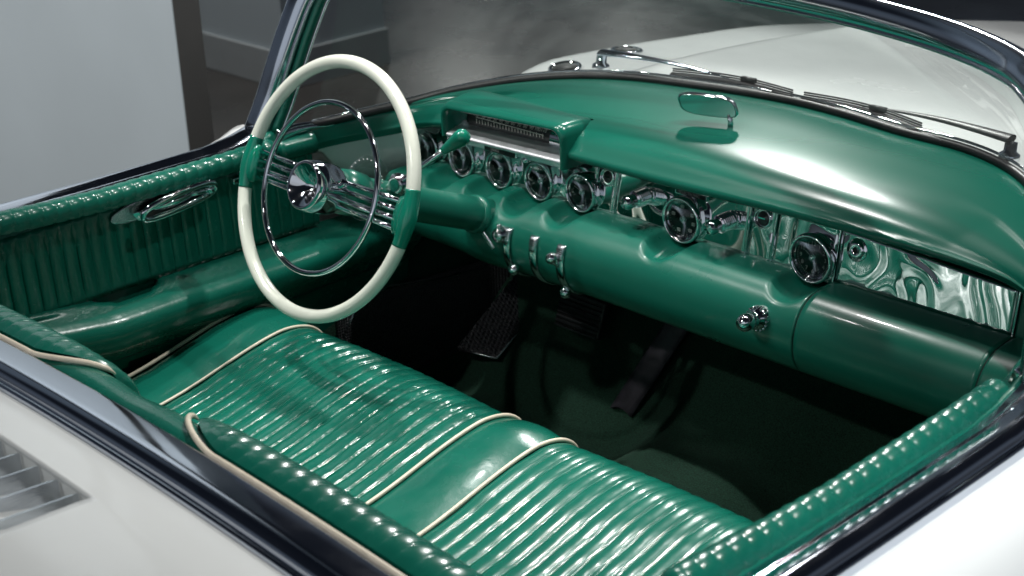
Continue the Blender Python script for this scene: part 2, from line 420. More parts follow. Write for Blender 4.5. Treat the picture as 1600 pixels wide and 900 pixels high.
# doors: white outer skins
def skin_z(a): return lin([(.062, -.013), (.075, -.012), (.11, -.018), (.14, -.034), (.17, -.07), (.19, -.13), (.20, -.25), (.195, -.42), (.17, -.58), (.12, -.66)], a)
skin = [(.060, -.012)]+[(p.x, p.y) for p in sample([(.0615, -.020, 0), (.066, -.021, 0), (.080, -.012, 0), (.115, -.02, 0), (.145, -.038, 0), (.17, -.075, 0), (.19, -.14, 0), (.20, -.26, 0), (.195, -.42, 0), (.17, -.58, 0), (.12, -.66, 0)], 40)]
v, f = usweep(skin, 0, ND+1); doorR = obj('door', v, f, M['white'], car, solid=.004); doorR['label'] = 'right door with cream outer skin'
v, f = usweep(skin, NR1-1, None); doorL = obj('door', v, f, M['white'], car, solid=.004); doorL['label'] = 'left door with pleated trim, armrest and handle'

# rear deck (fans out behind the cockpit), with a recessed vent
HX0, HX1, HN0, HN1 = -.195, .195, .142, .270
def deck():
    ns = [.062, .07, .085, .10, .12, HN0-.004, HN0, .16, .18, .20, .22, .24, HN1, .30, .33, .37, .42, .5, .6, .7, .8, .9]
    P = []
    for p, n in UP[NR0:NR1]: P.append((p, n))
    Q = []
    for p, n in P:
        Q.append((p, n))
    # insert exact hole borders
    R = []
    for (p, n), nx in zip(Q, Q[1:]+[None]):
        R.append((p, n))
        if nx:
            for hx in (HX1, HX0):
                if abs(n.y+1) < 1e-6 and p.x > hx+1e-4 and nx[0].x < hx-1e-4:
                    t = (p.x-hx)/(p.x-nx[0].x); R.append((p.lerp(nx[0], t), n))
    V = []; F = []
    def zz(q, a):
        z = lin([(.06, -.012), (.09, .0), (.15, .012), (.25, .016), (.4, .006), (.6, -.04), (.9, -.16)], a)
        ex = max(0, abs(q.x)-.80)
        return z-min(.6, 5*ex*ex)
    for p, n in R:
        for a in ns:
            q = p+n*a; q.x = max(-.98, min(.98, q.x)); q.z += zz(q, a); V.append(q)
    m_ = len(ns)
    for i in range(len(R)-1):
        xm = (R[i][0].x+R[i+1][0].x)/2; rear = abs(R[i][1].y+1) < 1e-6
        for j in range(m_-1):
            am = (ns[j]+ns[j+1])/2
            if rear and HX0 < xm < HX1 and HN0 < am < HN1: continue
            F.append((i*m_+j, (i+1)*m_+j, (i+1)*m_+j+1, i*m_+j+1))
    return V, F, zz
v, f, zz = deck()
deck_o = obj('rear_deck', v, f, M['white'], car, solid=.006)
zd = lambda x, y: .886-.07*x*x+zz(Vector((x, y, 0)), -.618-y)
yf, yb = -.618-HN0, -.618-HN1
def ramp(a, c):
    x = HX0+(HX1-HX0)*a; y = yf+(yb-yf)*c
    return Vector((x, y, zd(x, y)-.035*(1-c)**.8-.0015))
v, f = grid(ramp, 12, 14)
# front wall and side walls of the recess
for (x0, y0, x1, y1, n_) in ((HX0, yf, HX1, yf, 2), ):
    k = len(v); v += [Vector((x0, y0, zd(x0, y0)-.001)), Vector((x1, y1, zd(x1, y1)-.001)), Vector((x1, y1, zd(x1, y1)-.05)), Vector((x0, y0, zd(x0, y0)-.05))]; f.append((k, k+1, k+2, k+3))
for xs in (HX0, HX1):
    k = len(v)
    for c in range(14):
        y = yf+(yb-yf)*c/13; v += [Vector((xs, y, zd(xs, y)-.001)), Vector((xs, y, zd(xs, y)-.04*(1-c/13)-.003))]
    for c in range(13): f.append((k+2*c, k+2*c+2, k+2*c+3, k+2*c+1))
obj('vent_recess', v, f, M['white'], deck_o, smooth=False)
fin_me = None
for i in range(9):
    x = -.168+.042*i
    V = []; F = []
    for c in range(12):
        y = yf-.002+(yb-yf+.006)*c/11
        top = zd(x, y)-.003-.003*(1-c/11); bot = top-.034*(1-c/11)**.8-.002
        for dx in (-.0013, .0013): V += [Vector((x+dx, y, top)), Vector((x+dx, y, bot))]
    for c in range(11):
        k = 4*c; F += [(k, k+4, k+5, k+1), (k+2, k+3, k+7, k+6), (k, k+2, k+6, k+4)]
    F += [(0, 1, 3, 2)]
    obj('vent_fin', V, F, M['brushed'], deck_o, smooth=False)

# pleat helper: rounded channels
def pleat(x, p, amp):
    t = (x/p) % 1.0; c = 2*t-1
    return amp*(math.sqrt(max(0, 1-c*c*.985))-.6)

def channel(x, p, amp):
    t = (x/p) % 1.0; c = abs(2*t-1)
    return amp*(1-.45*c*c-.55*c**9)-amp*.6
# pleated pads along the door tops
def rail_pad(side, parent):
    n = 0
    y0, y1 = -.46, .158
    L = y1-y0; NU = 260; NV = 18
    def fn(a, c):
        y = y0+L*a
        th = -.35*PI+1.55*PI*c
        r = .0195+pleat(y+.004*math.sin(th*2), .0245, .0023)
        e = min(a, 1-a)*L
        if e < .022: r *= math.sqrt(max(.0, 1-((.022-e)/.022)**2))+.001
        x = .728-r*math.cos(th-PI/2+.0)*1.05
        # angle measured so that c runs from the rail, over the top, to the inside bottom
        x = .729+r*1.08*math.cos(th); z = lin([(-.6, .88), (-.3, .858), (-.2, .853), (.05, .853), (.17, .857)], y)+r*1.05*math.sin(th)
        return Vector((side*x, y, z))
    V, F = grid(fn, NU, NV, closed_v=False)
    return obj('pleated_pad', V, F, M['padpleat'], parent)
rail_pad(1, doorR); rail_pad(-1, doorL)

# left and right inner panels with vertical pleats
def panel(side, parent):
    def fn(a, c):
        y = -.56+.80*a; z = .687+.148*c
        ed = min(1, min(c, 1-c)*12)
        x = .742-pleat(y, .0255, .0052)*ed**.5-.008*(1-c)
        return Vector((side*x, y, z))
    V, F = grid(fn, 380, 16)
    o = obj('pleated_panel', V, F, M['pleat'], parent, solid=.004)
panel(-1, doorL); panel(1, doorR)
# armrest bolster with a finger pocket, its shade painted as black faces
def armrest(side, parent):
    NU, NV = 120, 34
    sec = [(.747, .690), (.732, .687), (.712, .682), (.690, .6745), (.674, .667), (.664, .658), (.660, .646), (.663, .630), (.674, .610), (.692, .590), (.710, .562), (.722, .50), (.730, .40)]
    def fn(a, c):
        y = -.50+.95*a
        q = interp([(s[0], s[1], 0) for s in sec], c)
        x, z = q.x, q.y
        sw = lin([(-.5, .03), (-.33, .012), (-.22, 0), (.1, .0), (.45, .02)], y)
        if c > .12: x += sw
        z += lin([(-.5, .02), (-.36, .012), (-.24, .0), (-.1, -.0), (.45, -.012)], y)
        if c < .3:
            d = math.hypot((y+.180)/.066, (x-.742)/.036)
            z -= .06*(1-sstep(.78, 1.0, d))
        return Vector((side*min(x, .748), y, z))
    V, F = grid(fn, NU, NV)
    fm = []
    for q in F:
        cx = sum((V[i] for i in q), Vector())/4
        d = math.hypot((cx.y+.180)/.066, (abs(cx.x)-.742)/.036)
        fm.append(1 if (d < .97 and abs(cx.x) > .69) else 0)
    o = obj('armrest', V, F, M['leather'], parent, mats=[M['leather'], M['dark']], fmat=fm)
    pts = []
    for i in range(50):
        a = .12+.8*i/49; q = fn(a, .50); pts.append(q+Vector((-side*.001, 0, .0007)))
    obj('stitching', *tube(pts, .0011, 6), M['seam'], parent)
armrest(-1, doorL); armrest(1, doorR)
# chrome door pull (left)
def loop(cy, cz, ry, rz, x, n=48, tilt=.1):
    P = []
    for i in range(n):
        t = 2*PI*i/n; c, s_ = math.cos(t), math.sin(t)
        yy = ry*math.copysign(abs(c)**.75, c); zz_ = rz*math.copysign(abs(s_)**.8, s_)
        P.append(Vector((x+.006*s_, cy+yy, cz+zz_+tilt*yy)))
    return P
hp = loop(-.068, .822, .074, .0165, -.706)
mb = MB(); mb.add(*tube(hp, .0048, 12, closed=True, ry=.006))
lower = [p+Vector((.010, 0, -.005)) for p in hp if p.z < .822+.1*(p.y+.068)-.004]
handle = mb.make('door_handle', M['chrome'], doorL)
V, F = grid(lambda a, c: Vector((-.7075-.002*math.sin(PI*c), -.068+(.07*(2*a-1)), .822+.1*.07*(2*a-1)+.0145*(2*c-1)*math.sqrt(max(0, 1-abs(2*a-1)**2.6)))), 24, 8)
obj('handle_shade_plate', [p+Vector((-.009, 0, 0)) for p in V], F, M['dial'], doorL, solid=.002)  # flat dark plate standing in for the shade inside the pull
# back plate below
obj('handle_cup', *grid(lambda a, c: Vector((-.733+.006*math.sin(PI*a)+.018*math.sin(PI*a)*math.sin(PI*c*.5)**2, -.066+.083*(2*a-1), .822+.1*.083*(2*a-1)+(-.026+.030*c)*math.sqrt(max(.02, 1-abs(2*a-1)**2.4)))), 40, 14), M['chrome'], doorL, solid=.002)
obj('handle_plate', *grid(lambda a, c: Vector((-.7325, -.128+.062*(2*a-1), .820+.1*.06*(2*a-1)+.017*(2*c-1)*math.sqrt(max(.0, 1-abs(2*a-1)**2.2)))), 30, 8), M['brushed'], doorL, solid=.003)
mb = MB(); mb.add(*tube([(-.732, -.052, .826), (-.718, -.045, .824), (-.708, -.005, .826)], .006, 10)); mb.add(*sphere((-.707, -.004, .826), .0085, 8))
mb.make('release_lever', M['chrome'], doorL)
mb = MB(); mb.add(*box((-.727, .075, .820), (.01, .04, .012)))
mb.make('window_switch', M['chrome'], doorL, bevel=.002)

# ------------------------------------------------------------------ bench seat
SP = [(.07, .42, 0), (.096, .46, 0), (.110, .50, 0), (.108, .538, 0), (.097, .560, 0), (.073, .576, 0), (.035, .5845, 0), (0, .583, 0), (-.05, .5745, 0), (-.1, .563, 0), (-.15, .551, 0), (-.2, .541, 0), (-.26, .533, 0), (-.36, .528, 0)]
def seat_pt(s, x, h=0):
    p = interp(SP, s); q = interp(SP, min(1, s+.004)); r = interp(SP, max(0, s-.004))
    t = (q-r).normalized(); n = Vector((-t.y, t.x, 0))
    if n.y < 0 and s > .3: n = -n
    if s <= .3 and n.x < 0: n = -n
    p = p+n*h
    return Vector((x, p.x, p.y))
def cushion(x0, x1, hf, nu, nv=70):
    return grid(lambda a, c: seat_pt(c, x0+(x1-x0)*a, hf(x0+(x1-x0)*a, c)), nu, nv)
dip = lambda c: 1.0
seat = obj('bench_seat', *cushion(-.06, .06, lambda x, c: .0085*math.cos(x/.06*PI/2)-.005*sstep(.5, .95, c)*math.cos(x/.06*PI/2), 24), M['leather'], car)
PP = .51/19
for sgn in (-1, 1):
    x0, x1 = sorted((sgn*.062, sgn*.568))
    def hf(x, c, sgn=sgn):
        u = (abs(x)-.06)/.51
        h = channel(abs(x)-.06, PP, .0046 if sgn < 0 else .0044)+.006*math.sin(PI*u)*1.0
        h += .0016*noise.noise(Vector((x*9, c*14, 3)))+.0005*noise.noise(Vector((x*60, c*34, 1)))*(1 if sgn < 0 else .15)
        return h
    obj('pleated_cushion', *cushion(x0, x1, hf, 19*13+1, 90), M['pleat'] if sgn < 0 else M['pleat2'], seat)
    def bf(a, c, sgn=sgn):
        x = .572+.128*a
        h = .008*math.sin(PI*min(1, a*1.1))**.7+.006*a
        h += .0015*noise.noise(Vector((x*14, c*18, 7)))
        p = seat_pt(c, sgn*x, h)
        if a > .86: p.z -= (a-.86)**2*1.2
        return p
    V, F = grid(bf, 22, 80)
    k = len(V)
    for c in range(80):
        p = bf(1, c/79); V.append(Vector((sgn*.706, p.y, max(.40, p.z-.15))))
    for c in range(79): F.append((21*80+c, 21*80+c+1, k+c+1, k+c))
    obj('side_bolster', V, F, M['leather'], seat)
    for xx, hh, rr in ((.06, .0042, .0034), (.570, .004, .0026), (.692, .009, .0034)):
        pts = [seat_pt(.17+.83*i/79, sgn*xx, hh) for i in range(80)]
        obj('piping', *tube(pts, rr, 10), M['piping'], seat)

# seat back: smooth leather shell with two pleated pads on top
BP = [(-.619, .876, 0), (-.613, .884, 0), (-.600, .8875, 0), (-.585, .8855, 0), (-.570, .876, 0), (-.557, .857, 0), (-.538, .81, 0), (-.50, .72, 0), (-.45, .62, 0), (-.40, .54, 0), (-.36, .48, 0)]
def back_pt(s, x, h=0):
    p = interp(BP, s); q = interp(BP, min(1, s+.004)); r = interp(BP, max(0, s-.004)); t = (q-r).normalized(); n = Vector((-t.y, t.x, 0))
    if n.y < 0: n = -n
    p = p+n*h
    return Vector((x, p.x, p.y-.07*x*x*max(0, 1-s*2)))
def bsh(a, c):
    x = -.66+1.32*a
    s_ = lin([(0, 0), (1, 1)], c)
    w = .003*math.sin(x*40)*(1-c)*.2
    q = back_pt(c, x, -.004*math.exp(-(x/.05)**2)+w)
    ex = max(0, abs(x)-.56); q.y += ex*ex*6
    return q
back = obj('seat_back', *grid(bsh, 120, 60), M['leather'], car, solid=.006)
for sgn in (-1, 1):
    def pf(a, c, sgn=sgn):
        u = .094+.50*a
        e = min(1, (u-.0935)/.11); t = math.sqrt(max(0, e)); sh = min(1, max(0, (u-.0935)/.012))**.5
        if u > .55: sh *= math.sqrt(max(0, 1-((u-.55)/.0445)**2))
        lo = .13*(1-t)**1.3+.034; hi = max(lo+.004, .17+.26*min(1, (u-.0935)/.04)**.5)
        s_ = lo+(hi-lo)*c
        th = .020*sh*math.sin(PI*min(1, .03+c*.97))**.5
        th += pleat(u-.02*c, .0262, .0042)*min(1, sh*1.4)*min(1, c*6)*min(1, (1-c)*6)
        q = back_pt(s_, sgn*u, max(th, -.002))
        ex = max(0, u-.56); q.y += ex*ex*4
        return q
    obj('pleated_pad', *grid(pf, 280, 34), M['padpleat'], back)
    pts = [back_pt(.012+.33*(1-i/20)**1.6*.5, sgn*(.094-.004*math.sin(i/20*PI)), .003) for i in range(8, 20)]
    pts = []
    for i in range(24):   # round the end, from the front to the rear edge
        t = i/23; pts.append(back_pt((.13*(1-t)**1.3+.022*t), sgn*(.092+.11*t*t), .0050))
    for i in range(1, 40): pts.append(back_pt(.022, sgn*(.202+.385*i/39), .0055))
    obj('piping', *tube(pts, lambda t: .0036*min(1, t*12+.25), 10), M['piping'], back)

# ------------------------------------------------------------------ dashboard pad
BASE = [(-.735, .235, .876), (-.70, .327, .884), (-.644, .406, .899), (-.61, .47, .91), (-.565, .528, .92), (-.505, .586, .93), (-.43, .637, .937), (-.34, .680, .9405), (-.215, .706, .943), (-.1, .722, .945), (0, .727, .946)]
BASE = BASE+[(-x, y+.034*sstep(.22, .43, -x)*(1-sstep(.55, .72, -x)), z) for x, y, z in BASE[-2::-1]]
LIP = [(-.725, .215, .838), (-.712, .27, .841), (-.69, .325, .844), (-.655, .365, .850), (-.60, .388, .862), (-.52, .396, .868), (-.4, .396, .871), (-.2, .396, .871), (0, .396, .872)]
LIP = [(x, y, z+.012*sstep(-.68, -.5, x)) for x, y, z in LIP]+[(.0, .397, .888), (.2, .397, .890), (.4, .397, .891), (.52, .397, .8885), (.60, .388, .884), (.655, .365, .872), (.69, .325, .858), (.712, .27, .848), (.725, .215, .842)][1:]
def pad_pt(a, c):
    b_ = interp(BASE, a); l_ = interp(LIP, a)
    d = (b_-l_); d.z = 0
    L = d.length; dn = d.normalized() if L > 1e-6 else Vector((0, 1, 0))
    hgt = b_.z-l_.z
    # cross-section from glass to lip: (distance from lip outwards, height)
    k = min(1, L/.20)
    sec = [(L, hgt-.004), (L*.8, hgt+.001), (L*.55, hgt*.96+.0), (.10*k, hgt*.86), (.055*k, hgt*.73), (.026*k, hgt*.50), (.008*k, hgt*.22), (0.0, .006), (.004, -.004), (.02*k, -.006), (.055*k, -.003)]
    q = interp([(s[0], s[1], 0) for s in sec], c)
    return l_+dn*q.x+Vector((0, 0, q.y))
pv, pf_ = grid(pad_pt, 220, 64)
def keep(q):
    c = sum((pv[i] for i in q), Vector())/4
    return not (-.534 < c.x < -.238 and c.y < .47)
dash = obj('dashboard', pv, [q for q in pf_ if keep(q)], M['pad'], car)

# instrument panel: wavy chrome sheet in sections
PYF = .44
def sheet(x0, x1, name='chrome_panel', z0=.786, z1=.886, mat='wavy', drop=0):
    def fn(a, c):
        x = x0+(x1-x0)*a; z = z0+(z1-drop*a-z0)*c
        return Vector((x, PYF+(z-.828)*.20+.004*noise.noise(Vector((x*7, z*9, 2)))*0.35, z))
    return obj(name, *grid(fn, max(6, int((x1-x0)*160)), 14), M[mat], dash, solid=.004)
secs = [(-.61, -.202), (-.199, -.157), (-.154, .122), (.125, .172), (.175, .288), (.294, .584), (.592, .606)]
for k, (a, c) in enumerate(secs):
    if k == 5: continue
    sheet(a, c, mat='paint' if k == 6 else 'wavy' if k >= 3 else 'smoothwavy')
glove_face = sheet(.294, .584, 'glove_box_face', .790, .8725, drop=.018)
obj('panel_backing', *box((0, .470, .83), (1.22, .02, .13)), M['dark'], dash, smooth=False)
# raised trims between the sections
for x in (-.2005, -.1555, .1235, .1735, .2905, .588):
    obj('panel_trim', *box((x, .4385, .834), (.0032, .006, .094), Matrix.Rotation(-.197, 3, 'X')), M['chrome'], dash, smooth=False, bevel=.001)

# lower roll with scallops under the instruments
RP = [(.446, .787, 0), (.42, .7925, 0), (.395, .7925, 0), (.370, .7885, 0), (.350, .778, 0), (.336, .762, 0), (.328, .742, 0), (.326, .718, 0), (.331, .695, 0), (.346, .674, 0), (.37, .660, 0), (.40, .655, 0), (.44, .668, 0)]
GX = [(-.625, .813, .033), (-.525, .813, .033), (-.425, .813, .033), (-.325, .813, .033), (-.225, .815, .033), (0.0, .820, .0375), (.254, .820, .0375)]
def roll_pt(x, c):
    p = interp(RP, c); y, z = p.x, p.y
    if c < .62:
        for gx, gz, gr in GX:
            R_ = gr+.009; dx = abs(x-gx)
            if dx < R_:
                tz = gz-math.sqrt(R_*R_-dx*dx)
                h_ = max(0, .006-abs(tz-z))/.006; z = min(z, tz)-h_*h_*.006*.25
    # gentle swell round the steering column
    dx = x+.382
    y -= .012*math.exp(-(dx/.06)**2)*sstep(.25, .5, c)*(1-sstep(.8, 1, c))
    return Vector((x, y, z))
def roll(x0, x1, name, parent, nx):
    return obj(name, *grid(lambda a, c: roll_pt(x0+(x1-x0)*a, c), nx, 90), M['paint'], parent, solid=.004)
roll(-.650, .2935, 'lower_roll', dash, 330)
glove = roll(.2965, .592, 'glove_box_door', dash, 40)
roll(.595, .650, 'lower_roll', dash, 20)
for x in (.295, .5935):
    obj('door_seam', *grid(lambda a, c, x=x: roll_pt(x-.0022+.0044*a, c)+Vector((0, .002, -.001)), 3, 60), M['seam'], dash)
obj('lower_bead', *tube([(-.172+.26*i/20, .372, .6665) for i in range(21)], .0055, 10), M['paint'], dash)

# instruments -------------------------------------------------------
def dial_text(mb, items, cx, cy, cz, r, size):
    for k, s_ in items:
        a = math.radians(k); mb.add(*text_vf(s_, size, (cx+r*math.sin(a), cy, cz+r*math.cos(a)), (1, 0, 0), (0, 0, 1)))
def gauge(name, x, z, r, yfront, kind):
    g = obj(name, *lathe([(r*.99, -.005), (r*1.07, .010), (r*1.10, .014), (r*1.10, .019), (r*1.07, .0220), (r*1.01, .0235), (r*.96, .0225), (r*.925, .020), (r*.90, .015), (r*.89, .011)], (x, PYF, z), (0, -1, 0), 56, False), M['chrome'], car)
    obj('dial', *lathe([(0, 0), (r*.90, 0)], (x, PYF-.012, z), (0, -1, 0), 40), M['dial'], g, smooth=False)
    mb = MB(); yd = PYF-.0130
    if kind == 'clock':
        dial_text(mb, [(30*h, str(h if h else 12)) for h in range(12)], x, yd, z, r*.62, .0092)
        for k in range(60):
            a = 2*PI*k/60; c = Vector((x+r*.79*math.sin(a), yd, z+r*.79*math.cos(a))); mb.add(*box(c, (.0006, .0004, .0022), Matrix.Rotation(a, 3, 'Y')))
        for a, l_ in ((math.radians(305), r*.45), (math.radians(160), r*.6)):
            c = Vector((x+l_/2*math.sin(a), yd-.0015, z+l_/2*math.cos(a))); mb.add(*box(c, (.0013, .0006, l_), Matrix.Rotation(a, 3, 'Y')))
    elif kind == 'radio':
        for a in (-75, -42, -5, 60, 100, 140, 205):
            a = math.radians(a); mb.add(*box((x+r*.6*math.sin(a), yd-.001, z+r*.6*math.cos(a)), (.0062, .002, .005)))
        for k in range(40):
            a = 2*PI*k/40; c = Vector((x+r*.80*math.sin(a), yd, z+r*.80*math.cos(a))); mb.add(*box(c, (.0006, .0004, .002), Matrix.Rotation(a, 3, 'Y')))
    else:
        for k in range(9):
            a = math.radians(-115+230*k/8); c = Vector((x+r*.68*math.sin(a), yd, z+r*.68*math.cos(a))); mb.add(*box(c, (.0009, .0004, .004 if k % 4 == 0 else .0025), Matrix.Rotation(a, 3, 'Y')))
        a = math.radians({0: -40, 1: 20, 2: -70, 3: 50}[int(abs(x*10)) % 4]); l_ = r*.62
        mb.add(*box((x+l_/2*math.sin(a), yd-.001, z+l_/2*math.cos(a)), (.001, .0005, l_), Matrix.Rotation(a, 3, 'Y')))
    mb.make('dial_marks', M['dialmark'], g, smooth=False)
    obj('needle_cap', *lathe([(.0072, 0), (.0072, .003), (.005, .0055), (.0025, .007), (0, .0075)], (x, PYF-.0125, z), (0, -1, 0), 24), M['brushed'], g)
    obj('lens', *lathe([(r*.93, .0), (r*.6, .003), (0, .0042)], (x, PYF-.0195, z), (0, -1, 0), 32), M['lens'], g)
    return g
for gx, gz, gr in GX[:5]:
    gauge('gauge', gx, gz, gr*.97, .40, 'small')
gauge('radio_dial', GX[5][0], GX[5][1], .036, .40, 'radio')
gauge('clock', GX[6][0], GX[6][1], .036, .40, 'clock')
# little knurled post between gauges
obj('trip_knob', *lathe([(.003, 0), (.003, .03), (.0062, .031), (.0066, .040), (.005, .044), (0, .045)], (-.335, .44, .856), (0, -1, 0), 20), M['chrome'], car)
# round warning lamps / vents
for x, z in ((-.178, .848), (.1485, .853)):
    b_ = obj('indicator_lamp', *lathe([(.0125, 0), (.0165, .001), (.0165, .005), (.0140, .0065), (.0132, .004), (.0130, -.002)], (x, PYF+.003, z), (0, -1, .2), 32), M['chrome'], car)
    obj('lamp_lens', *lathe([(.0131, .0005), (.010, .0035), (0, .005)], (x, PYF+.003, z), (0, -1, .2), 28), M['dial'], b_)
    obj('lamp_slot', *box((x, PYF-.0030, z+.002), (.013, .001, .0022)), M['chrome'], b_, smooth=False)
# radio control knobs
for x in (-.088, .088):
    pr_ = [(.0145, -.008), (.0145, .003), (.0125, .004), (.0125, .006)]
    for i in range(6): pr_ += [(.0150, .008+i*.0042), (.0150, .0103+i*.0042), (.0138, .0110+i*.0042), (.0138, .0118+i*.0042)]
    pr_ += [(.0135, .034), (.0105, .036), (.0100, .044), (.0122, .046), (.0118, .053), (.008, .059), (0, .061)]
    k_ = obj('radio_knob', *lathe(pr_, (x, PYF, .838), (0, -1, 0), 36), M['chrome'], car); smart(k_, 35)
# radio name bar
rb = obj('radio_badge', *box((.004, PYF-.004+.006, .8600), (.066, .006, .0105)), M['chrome'], car, smooth=False, bevel=.001)
mb = MB(); mb.add(*box((.004, PYF-.0074+.006, .8600), (.060, .0006, .0062))); mb.make('badge_inlay', M['dial'], rb, smooth=False)
mb = MB(); mb.add(*text_vf('SELECTRONIC', .0068, (.002, PYF-.0082+.006, .8600), (1, 0, 0), (0, 0, 1))); mb.make('badge_lettering', M['dialmark'], rb, smooth=False)
# glove box lock
gl_ = obj('glove_box_lock', *lathe([(.0185, 0), (.0185, .002), (.0165, .004), (.0135, .0035), (.0130, .006), (.010, .0075), (.0045, .0075), (.004, .006), (0, .006)], (.323, PYF+.002, .846), (0, -1, .2), 36), M['chrome'], car)
obj('keyhole', *lathe([(0, 0), (.0042, 0)], (.323, PYF-.0060, .8476), (0, -1, .2), 16), M['dark'], gl_, smooth=False)

# speedometer: hood, drum, lens ledge
HXL, HXR = -.543, -.229
def hood_ring(y, off, zt_l, zt_r, zb=.862, n=40):
    """arch section in the XZ plane: left leg up, over the top, right leg down"""
    P = []
    x0, x1 = HXL+off, HXR-off
    R_ = .020
    P.append((x0, zb))
    for i in range(9):
        a = PI-PI/2*i/8; P.append((x0+R_+R_*math.cos(a), zt_l-off-R_+R_*math.sin(a)))
    for i in range(1, 12):
        t = i/12; P.append((x0+R_+(x1-x0-2*R_)*t, (zt_l+(zt_r-zt_l)*t)-off))
    for i in range(9):
        a = PI/2-PI/2*i/8; P.append((x1-R_+R_*math.cos(a), zt_r-off-R_+R_*math.sin(a)))
    P.append((x1, zb))
    return [Vector((x, y, z)) for x, z in P]
rings = []
for y, off, zl, zr in ((.55, .020, .922, .922), (.51, .012, .929, .929), (.485, .006, .9325, .9325), (.465, .002, .934, .9345), (.44, .0, .932, .937), (.41, 0, .928, .938), (.400, .0, .9265, .938), (.390, .0025, .925, .938), (.386, .007, .925, .938), (.388, .0105, .925, .938), (.40, .0125, .926, .938), (.42, .014, .928, .938), (.458, .016, .928, .938)):
    rings.append(hood_ring(y, off, zl, zr))
V = [p for r in rings for p in r]; n_ = len(rings[0])
F = [(i*n_+k, i*n_+k+1, (i+1)*n_+k+1, (i+1)*n_+k) for i in range(len(rings)-1) for k in range(n_-1)]
spd = obj('speedometer', V, F, M['pad'], car); spd['label'] = 'hooded ribbon speedometer with numbered drum'
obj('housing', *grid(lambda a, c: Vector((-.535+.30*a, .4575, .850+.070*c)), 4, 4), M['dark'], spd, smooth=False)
# drum
DX0, DX1 = -.508, -.300; DC = Vector((0, .447, .8920)); DR = .0215
def drum_pt(a, c):
    th = math.radians(60+150*c)
    zs = .007*(a-.5)
    return Vector((DX0+(DX1-DX0)*a, DC.y+DR*math.cos(th), DC.z+zs+DR*math.sin(th)))
obj('drum', *grid(drum_pt, 12, 24), M['drum'], spd)
mb = MB()
for k in range(12):
    x = DX0+.024+(DX1-DX0-.040)*k/11
    thn = math.radians(150); p = Vector((x, DC.y+(DR+.0004)*math.cos(thn), DC.z+.007*((x-DX0)/(DX1-DX0)-.5)+(DR+.0004)*math.sin(thn)))
    mb.add(*text_vf(str(k*10), .0095, p, (1, 0, 0), (0, math.sin(thn), -math.cos(thn))))
mb.make('drum_numerals', M['drummark'], spd, smooth=False)
mb = MB()
thn = math.radians(176); up_ = Vector((0, math.sin(thn), -math.cos(thn)))
for k in range(23):
    x = DX0+.024+(DX1-DX0-.040)*k/22
    p = Vector((x, DC.y+(DR+.0006)*math.cos(thn), DC.z+.007*((x-DX0)/(DX1-DX0)-.5)+(DR+.0006)*math.sin(thn)))
    mb.add(*box(p-up_*(.001 if k % 2 else .0), (.0011, .0006, .006 if k % 2 else .009), Matrix.Rotation(-(PI-thn)*.0, 3, 'X')))
p = Vector(((DX0+DX1)/2+.004, DC.y+(DR+.0004)*math.cos(thn), DC.z+(DR+.0004)*math.sin(thn)+.0045)); mb.add(*box(p, (DX1-DX0-.036, .0006, .0012)))
mb.make('drum_scale', M['drummark'], spd, smooth=False)
for x0, x1 in ((-.528, DX0-.001), (DX1+.001, -.246)):
    obj('drum_end', *grid(lambda a, c, x0=x0, x1=x1: Vector((x0+(x1-x0)*a, DC.y+(DR+.002)*math.cos(math.radians(50+170*c)), DC.z+(DR+.002)*math.sin(math.radians(50+170*c)))), 6, 20), M['chrome'], spd)
# chrome ledge under the drum and rounded chrome bar with odometer
LP = [(.433, .8835, 0), (.424, .8805, 0), (.410, .8765, 0), (.396, .873, 0), (.3915, .871, 0), (.3905, .867, 0), (.394, .864, 0), (.402, .8625, 0), (.407, .858, 0), (.409, .853, 0), (.414, .849, 0), (.434, .848, 0)]
obj('chrome_ledge', *grid(lambda a, c: Vector((-.530+.288*a, *(interp(LP, c)+Vector((0, .008*(a-.5), 0))).xy)), 60, 40), M['ledge'], spd)
ob = obj('odometer', *box((-.394, .402, .8605), (.082, .014, .0125)), M['chrome'], car, smooth=False, bevel=.0015)
obj('window', *box((-.394, .3945, .8605), (.075, .001, .0085)), M['dial'], ob, smooth=False)
mb = MB(); mb.add(*text_vf('00002', .0085, (-.405, .3936, .8605), (1, 0, 0), (0, 0, 1))); mb.make('digits', M['dialmark'], ob, smooth=False)

# ------------------------------------------------------------------ steering wheel
WC = Vector((-.382, .001, .900)); CA = math.radians(22.65)
AX = Vector((0, math.cos(CA), -math.sin(CA)))        # forward, down the column
WU = Vector((1, 0, 0)); WV = Vector((0, math.sin(CA), math.cos(CA)))
def wp(r, a, t=0): return WC+WU*(r*math.sin(a))+WV*(r*math.cos(a))+AX*t   # a clockwise from the top as the driver sees it
RR, RT = .2035, .0112
ring = [wp(RR, 2*PI*i/120) for i in range(120)]
wheel = obj('steering_wheel', *tube(ring, RT, 18, closed=True, up=AX), M['ivory'], car)
def grip(a0, a1):
    pts = [wp(RR-.0015*math.sin(PI*i/30), math.radians(a0+(a1-a0)*i/30)) for i in range(31)]
    mb = MB(); mb.add(*tube(pts, lambda t: .0116+.0032*math.sin(PI*t)**2, 18, up=AX))
    mid = math.radians((a0+a1)/2)
    V, F = tube([wp(RR-.004, mid), wp(RR-.014, mid), wp(RR-.024, mid)], lambda t: .0125-.002*t, 18, up=AX)
    # flatten/stretch the spoke boss along the rim
    tdir = (wp(RR, mid+.01)-wp(RR, mid-.01)).normalized(); c0 = wp(RR-.012, mid)
    V = [c0+(q-c0)+tdir*((q-c0).dot(tdir)*1.9) for q in V]
    mb.add(V, F)
    return mb.make('grip', M['plastic'], wheel)
G_R, G_L = 90.5, 270.5
